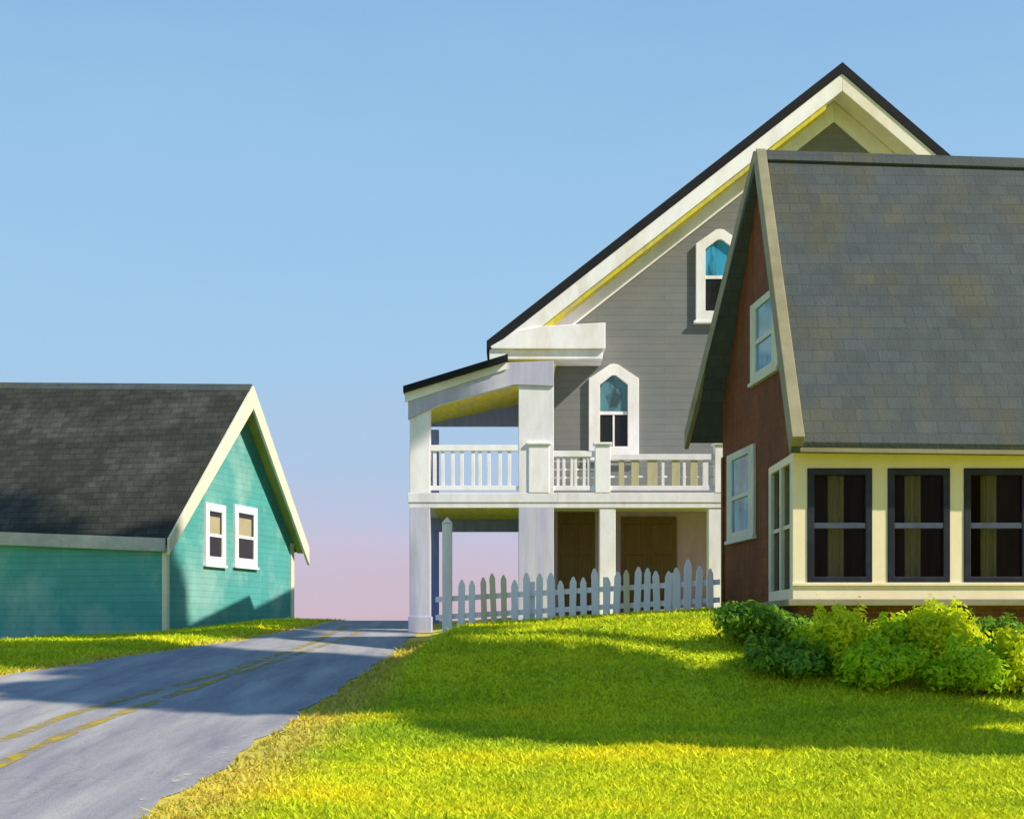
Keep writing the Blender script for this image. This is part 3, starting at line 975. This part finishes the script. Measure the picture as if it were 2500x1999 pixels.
# sunroom
YS = 21.0
XS0 = XP(1936, YS)
XS1 = XE - .4
zb, zt2 = ZP(1462, YS), zsun - .01
wins = [(1974, 2126), (2170, 2316), (2356, 2508), (2548, 2700)]
zs0, zs1 = ZP(1421, YS), ZP(1146, YS)
b = MB()
b.box(XS0, XS1, YS, YS + .14, zb, zs0)
b.box(XS0, XS1, YS, YS + .14, zs1, zt2)
xs = [XS0] + [XP(p, YS) for wn in wins for p in wn] + [XS1]
for i in range(0, len(xs), 2):
    b.box(xs[i], xs[i + 1], YS, YS + .14, zs0, zs1)
# side wall pieces around the narrow side window
b.box(XS0, XS0 + .12, YS + .14, YM, zb, zb + .16)
b.box(XS0, XS0 + .12, YS + .14, YM, zt2 - .12, zt2)
b.build('sunroom_wall', M['cream'], BH)
b = MB()
b.box(XS0, XS0 + .12, YS + .14, YS + .26, zb + .16, zt2 - .12)
b.box(XS0, XS0 + .12, YS + .92, YS + 1.08, zb + .16, zt2 - .12)
b.box(XS0, XS0 + .12, YM - .22, YM, zb + .16, zt2 - .12)
b.box(XS0 + .03, XS0 + .10, YS + .26, YM - .22, (zb + zt2) / 2, (zb + zt2) / 2 + .06)
sf = b.build('side_window', M['pale_frame'], BH)
b = MB(); b.box(XS0 + .05, XS0 + .06, YS + .26, YM - .22, zb + .16, zt2 - .12)
b.build('pane', M['glass'], sf)
b = MB(); b.box(XS0 - .09, XS1, YS - .10, YM - .01, zb - .10, zb - .004)
b.build('sunroom_skirt', M['olive_trim'], BH, .01)
b = MB(); b.box(XS0 - .02, XS1, YS - .04, YS - .004, zs0 - .055, zs0 - .004)
b.build('sunroom_sill', M['cream'], BH, .008)
b = MB(); b.box(XS0 + .12, XS1, YS + .20, YM - .02, -.9, zb - .103)
b.build('foundation', M['brick'], BH)
# dark room behind the glass
b = MB(); b.box(XS0 + .13, XS1, YM - .06, YM - .02, zb, zt2 - .01); b.box(XS0 + .13, XS1, YS + .16, YM - .07, zb, zb + .03); b.box(XS0 + .13, XS1, YS + .16, YM - .07, zt2 - .04, zt2 - .012)
b.build('interior_wall', M['interior'], BH)
b = MB()
b.prism([fe + Vector((.12, .03, -.03)), fe2 + Vector((0, .03, -.03)), fe2 + Vector((0, .03, -.15)), fe + Vector((.12, .03, -.15))], (0, .05, 0))
b.build('eave_fascia', M['olive_trim'], BH, .01)
b = MB()
b.box(XS0, XS1, fe.y + .10, YS + .30, zt2 + .002, zt2 + .03)
b.build('soffit', M['olive_trim'], BH)
for i, (a_, c_) in enumerate(wins):
    x0, x1 = XP(a_, YS), XP(c_, YS)
    b = MB()
    t_ = .085
    b.ring([(x0 - .02, YS - .02, zs0 - .003), (x1 + .02, YS - .02, zs0 - .003), (x1 + .02, YS - .02, zs1 + .02), (x0 - .02, YS - .02, zs1 + .02)],
           [(x0 + t_, YS - .02, zs0 + t_), (x1 - t_, YS - .02, zs0 + t_), (x1 - t_, YS - .02, zs1 - t_), (x0 + t_, YS - .02, zs1 - t_)], (0, .10, 0))
    fr = b.build('sunroom_window', M['navy'], BH, .012)
    zm = zs0 + (zs1 - zs0) * .50
    b = MB(); b.box(x0 + t_ - .005, x1 - t_ + .005, YS - .012, YS + .05, zm - .04, zm + .045); b.build('sash_rail', M['navy_rail'], fr, .008)
    b = MB(); b.box(x0 + t_ - .01, x1 - t_ + .01, YS + .052, YS + .058, zs0 + t_ - .01, zs1 - t_ + .01); b.build('pane', M['glass'], fr)
    cxm = (x0 + x1) / 2 + (.0, -.02, -.03, 0)[i]
    b = MB()
    n_, hwid = 17, .125
    row = [(cxm - hwid + 2 * hwid * j / (n_ - 1), YS + .24 + .025 * math.sin(j * 1.7)) for j in range(n_)]
    for j in range(n_ - 1):
        (xa, ya), (xb, yb) = row[j], row[j + 1]
        b.add([(xa, ya, zs0 - .02), (xb, yb, zs0 - .02), (xb, yb, zs1 + .02), (xa, ya, zs1 + .02), (xa, ya + .006, zs0 - .02), (xb, yb + .006, zs0 - .02), (xb, yb + .006, zs1 + .02), (xa, ya + .006, zs1 + .02)], [(0, 1, 2, 3), (4, 7, 6, 5)])
    b.build('curtain', M['curtain'], fr)

# ------------------------------------------------------------------ picket fence
YF = 26.5
FN = thing('picket_fence', 'weathered white picket fence on the grass crest in front of the grey house porch', 'fence', (1.2, YF, .1))
fb = Vector(FN['base'])
fx0, fx1 = XP(1076, YF), XP(1752, YF)


def fz(x):
    t = (x - fx0) / (fx1 - fx0)
    return ZP(1533 - 42 * t, YF)


for h0 in (.50, .16):
    b = MB()
    n_ = 12
    for i in range(n_):
        xa, xb = fx0 - .1 + (fx1 - fx0 + .15) * i / n_, fx0 - .1 + (fx1 - fx0 + .15) * (i + 1) / n_
        b.prism([(xa, YF + .03, fz(xa) + h0), (xb, YF + .03, fz(xb) + h0), (xb, YF + .03, fz(xb) + h0 + .10), (xa, YF + .03, fz(xa) + h0 + .10)], (0, .045, 0))
    b.build('fence_rail', M['picket'], FN)


def picket_mesh(wd, h, name, m):
    q = MB()
    pts = [(-wd / 2, -.25), (wd / 2, -.25), (wd / 2, h - wd * .9), (wd * .2, h - wd * .15), (0, h), (-wd * .2, h - wd * .15), (-wd / 2, h - wd * .9)]
    q.prism([(x, 0, z) for x, z in pts], (0, .028, 0))
    o = q.build(name, m, None, .004)
    o.parent = FN
    return o


protos = [picket_mesh(.13, .92, 'picket', M['picket']), picket_mesh(.15, .98, 'picket', M['picket']), picket_mesh(.12, .86, 'picket', M['picket']), picket_mesh(.11, .97, 'picket', M['picket_cream'])]
used = set()
px = 1126.0
i = 0
while px < 1750:
    kx = 3 if px in (0,) or 1165 < px < 1250 or abs(px - 1520) < 12 else random.choice((0, 0, 1, 2))
    if kx in used:
        o = protos[kx].copy(); COL.objects.link(o); o.parent = FN
    else:
        o = protos[kx]; used.add(kx)
    x = XP(px, YF)
    o.location = Vector((x, YF, fz(x) + random.uniform(-.10, .05))) - fb
    o.rotation_euler = (0, R(random.uniform(-3.0, 3.0)), 0)
    px += 26 + random.uniform(-4, 5)
    i += 1
for kx in range(4):
    if kx not in used:
        bpy.data.objects.remove(protos[kx])
b = MB()
xg = XP(1092, YF)
b.box(xg - .095, xg + .095, YF - .06, YF + .025, fz(xg) - .3, fz(xg) + 1.98)
b.prism([(xg - .11, YF - .08, fz(xg) + 1.983), (xg + .11, YF - .08, fz(xg) + 1.983), (xg, YF - .08, fz(xg) + 2.10)], (0, .125, 0))
b.build('gate_post', M['white'], FN, .012)
for px in (1300, 1480, 1640):
    x = XP(px, YF)
    b = MB(); b.box(x - .05, x + .05, YF + .08, YF + .18, fz(x) - .3, fz(x) + .78)
    b.build('fence_post', M['picket'], FN, .01)


# ------------------------------------------------------------------ foliage
def leaf_cloud(n, blobs, size, seed, up=.2):
    """leaf quads scattered mostly near the surface of several lumps -> verts, faces"""
    r = np.random.default_rng(seed)
    bl = np.array(blobs, float)
    wts = bl[:, 3] * bl[:, 4] * bl[:, 5]; wts /= wts.sum()
    pick = r.choice(len(bl), n, p=wts)
    d = r.normal(size=(n, 3)); d /= np.linalg.norm(d, axis=1)[:, None]
    rad = r.uniform(0.25, 1, n) ** .45 * (1 + .15 * r.normal(size=n))
    c = bl[pick, :3] + d * rad[:, None] * bl[pick, 3:6]
    nrm_ = d + r.normal(size=(n, 3)) * .55 + np.array([0, 0, up])
    nrm_ /= np.linalg.norm(nrm_, axis=1)[:, None]
    a = np.cross(nrm_, r.normal(size=(n, 3))); a /= np.linalg.norm(a, axis=1)[:, None]
    e = np.cross(nrm_, a)
    s = size * r.uniform(.6, 1.35, n)[:, None]
    v = np.stack([c - a * s, c - e * s * .42 + nrm_ * s * .08, c + a * s, c + e * s * .42 + nrm_ * s * .08], 1).reshape(-1, 3)
    f = np.arange(4 * n).reshape(-1, 4)
    return v, f


def tube(b, p, q, r0, r1, n=7):
    p, q = Vector(p), Vector(q)
    d = (q - p).normalized()
    a = d.orthogonal().normalized(); c = d.cross(a)
    ring = lambda o, r: [o + (a * math.cos(2 * math.pi * i / n) + c * math.sin(2 * math.pi * i / n)) * r for i in range(n)]
    b.add(ring(p, r0) + ring(q, r1), [(i, (i + 1) % n, n + (i + 1) % n, n + i) for i in range(n)] + [tuple(range(n))[::-1], tuple(range(n, 2 * n))])


LM = {'green': leaf_mat('green_leaves', (0.11, 0.25, 0.020), (0.24, 0.43, 0.030)),
      'lime': leaf_mat('lime_leaves', (0.50, 0.68, 0.010), (0.92, 0.88, 0.018), .45),
      'mid': leaf_mat('mid_green_leaves', (0.32, 0.58, 0.015), (0.68, 0.82, 0.020), .45),
      'tree': leaf_mat('added_shade_tree_leaves', (0.05, 0.12, 0.02), (0.10, 0.2, 0.03), .2)}

shrubs = [  # px centre, py top, py bottom, half width px, depth, leaf colour, label
    (1855, 1472, 1625, 112, 18.9, 'green', 'dark green rounded shrub at the foot of the brown wall'),
    (2062, 1474, 1690, 82, 17.9, 'lime', 'tall lime green shrub below the first sunroom window'),
    (1990, 1530, 1700, 62, 18.2, 'mid', 'low mid green shrub squeezed between the dark shrub and a lime one'),
    (2185, 1498, 1690, 72, 18.2, 'mid', 'green shrub with yellowish tips below the second sunroom window'),
    (2315, 1468, 1690, 98, 17.9, 'lime', 'largest lime green shrub, below the wall between second and third sunroom windows'),
    (2425, 1500, 1690, 60, 18.6, 'green', 'green shrub standing behind a small yellow one at the right edge'),
    (2478, 1525, 1640, 48, 17.2, 'lime', 'small yellow green shrub at the right edge of the lawn'),
    (1925, 1560, 1700, 92, 17.6, 'green', 'low dark green shrub in front of the leftmost rounded shrub'),
    (2130, 1555, 1710, 96, 17.3, 'mid', 'low spreading mid green shrub in front of the second sunroom window shrub'),
    (2245, 1492, 1700, 74, 18.3, 'lime', 'slim lime green shrub left of the largest shrub'),
    (2385, 1555, 1710, 96, 17.1, 'mid', 'low spreading green shrub at the foot of the largest lime shrub'),
    (2600, 1490, 1690, 90, 18.2, 'mid', 'green shrub just past the right edge of the lawn view'),
]
for si, (cx, yt, yb, hw, Y, mm, label) in enumerate(shrubs):
    X = XP(cx, Y)
    z0 = float(ground_z(X, Y))
    ztop = ZP(yt, Y)
    H = max(ztop - z0, .5)
    Wd = hw / F * Y * 1.25
    th = thing('shrub', label, 'shrub', (X, Y, z0), 'shrubs along the sunroom')
    rr = random.Random(si * 13 + 5)
    blobs = []
    for j in range(9):
        a = rr.uniform(0, 2 * math.pi); q = rr.uniform(.25, .75)
        zz = rr.uniform(.25, .72)
        s_ = rr.uniform(.30, .46)
        blobs.append((math.cos(a) * Wd * q, math.sin(a) * .55 * q, H * zz, Wd * s_, .45 * s_ + .12, H * rr.uniform(.22, .34)))
    for j in range(6):
        blobs.append((rr.uniform(-.75, .75) * Wd, rr.uniform(-.25, .25), H * rr.uniform(.60, .84), Wd * rr.uniform(.13, .22), .13, H * rr.uniform(.20, .30)))
    blobs.append((0, 0, H * .42, Wd * .7, .45, H * .38))
    v, f = leaf_cloud(int(4200 * (Wd * H) ** .5 * 2), blobs, .047, 100 + si)
    o = np_mesh('foliage', v, f, LM[mm]); o.parent = th
    b = MB()
    for j in range(6):
        a = rr.uniform(0, 6.28)
        tube(b, (0.04 * math.cos(a), .04 * math.sin(a), -.1), (Wd * .5 * math.cos(a), .3 * math.sin(a), H * .65), .02, .007, 6)
    b.build('stem', M['bark']).parent = th

# unseen tall trees, added and shaped to shade lawn, road, left verge and teal wall
def shade_caster_tree(tx, ty, zlo, zhi, rmax, seed, nl, label, lean=0.0, extra=()):
    tz = float(ground_z(tx, ty))
    tree = thing('added_shade_tree', label, 'tree', (tx, ty, tz), 'unseen trees added for their shade')
    rr = random.Random(seed)
    blobs = []
    for j in range(70):
        zz = rr.uniform(zlo, zhi)
        env = rmax * math.sin(math.pi * min(max((zz - zlo + 1.6) / (zhi - zlo + 3.2), .05), .95)) ** .35
        a = rr.uniform(0, 6.28); q = rr.uniform(.1, .8) * env
        s_ = rr.uniform(.7, 1.1)
        blobs.append((math.cos(a) * q, math.sin(a) * q - lean, zz, s_, s_, s_ * .9))
    blobs += list(extra)  # extra lumps drop shade at the near corner of the teal gable
    v, f = leaf_cloud(nl, blobs, .26, 77 + seed)
    o = np_mesh('added_shade_tree_crown', v, f, LM['tree']); o.parent = tree
    b = MB()
    pp = Vector((0, 0, -.2)); rad = .34
    st = (zhi - .5) / 7
    for j in range(7):
        q = pp + Vector((rr.uniform(-.15, .15), rr.uniform(-.15, .15) - (lean / 2 if j in (4, 5) else 0), st))
        tube(b, pp, q, rad, rad * .84, 10)
        if q.z > zlo:
            for _ in range(3):
                a = rr.uniform(0, 6.28)
                tube(b, q, q + Vector((math.cos(a) * 2.0, math.sin(a) * 2.0, 1.1)), rad * .35, .03, 6)
        pp = q; rad *= .84
    b.build('added_shade_tree_trunk', M['bark']).parent = tree


shade_caster_tree(10.2, 12.2, 5.8, 14.8, 2.45, 4, 56000, 'unseen leafy tree beyond the right edge, added for its shade, the shortest of three')
shade_caster_tree(14.0, 13.2, 16.5, 24.5, 3.5, 9, 56000, 'unseen taller leafy tree, added for its shade, beyond the right edge behind the shortest one')
shade_caster_tree(13.0, 22.6, 17.0, 28.5, 2.1, 15, 60000, 'tallest leafy tree, unseen, leaning, added for its shade, beyond the right edge beside the brown house', 2.3, [(0, .5, 19.2, .9, .85, .9), (0, .3, 20.1, .9, .95, .8), (0, -.2, 20.0, 1, 1, 1)])


# ------------------------------------------------------------------ grass
def grass_patch(n, xf, yf, hmin, hmax, seed):
    r = np.random.default_rng(seed)
    Y = yf(r.random(n)); X = xf(r.random(n), Y)
    return X, Y


NB = 260000
r = np.random.default_rng(5)
u = r.random(NB)
Yg = 9.0 + (27.0 - 9.0) * u ** 1.35
Xg = XR(Yg) + .08 + (Yg * .40 + .6 - XR(Yg)) * r.random(NB)
NL = 110000
Yl = 13 + 27 * r.random(NL)
Xl = XL(Yl) - .05 - (Yl * .52 + XL(Yl) + 1.5).clip(.5) * r.random(NL)
X = np.concatenate([Xg, Xl]); Y = np.concatenate([Yg, Yl])
vg = verge(X, Y)
keep = r.random(len(X)) > vg * .75
keep &= ~((X > 4.0) & (Y > 20.9))
lv = (X - NC.x) * EU.x + (Y - NC.y) * EU.y
vv = (X - NC.x) * EV.x + (Y - NC.y) * EV.y
keep &= ~((lv < .05) & (vv > -.05))
X, Y, vg = X[keep], Y[keep], vg[keep]
n = len(X)
Z = ground_z(X, Y)
clump = .5 + .5 * np.sin(X * 3.1 + 2 * np.sin(Y * 2.3)) * np.sin(Y * 2.7 + X)
h = .66 * (.030 + .04 * r.random(n) + .045 * clump * r.random(n) ** 2) * np.exp(.25 * r.normal(size=n)) * np.where(Y > 19, 1.25, 1.0)
wd = .011 + .010 * r.random(n) + .0009 * np.clip(Y - 10, 0, 20)
ang = r.uniform(0, 2 * np.pi, n)
lean = r.normal(size=(n, 2)) * .9 * h[:, None]
dx, dy = np.cos(ang) * wd, np.sin(ang) * wd
v = np.stack([np.stack([X - dx, Y - dy, Z - .01], -1), np.stack([X + dx, Y + dy, Z - .01], -1), np.stack([X + lean[:, 0], Y + lean[:, 1], Z + h], -1)], 1).reshape(-1, 3)
f = np.arange(3 * n).reshape(-1, 3)
grass = np_mesh('grass', v, f, grass_mat('grass_blades', True), np.repeat(vg, 3))
grass['kind'] = 'stuff'
grass['label'] = 'sunlit yellow green mown grass on the lawn and verge'
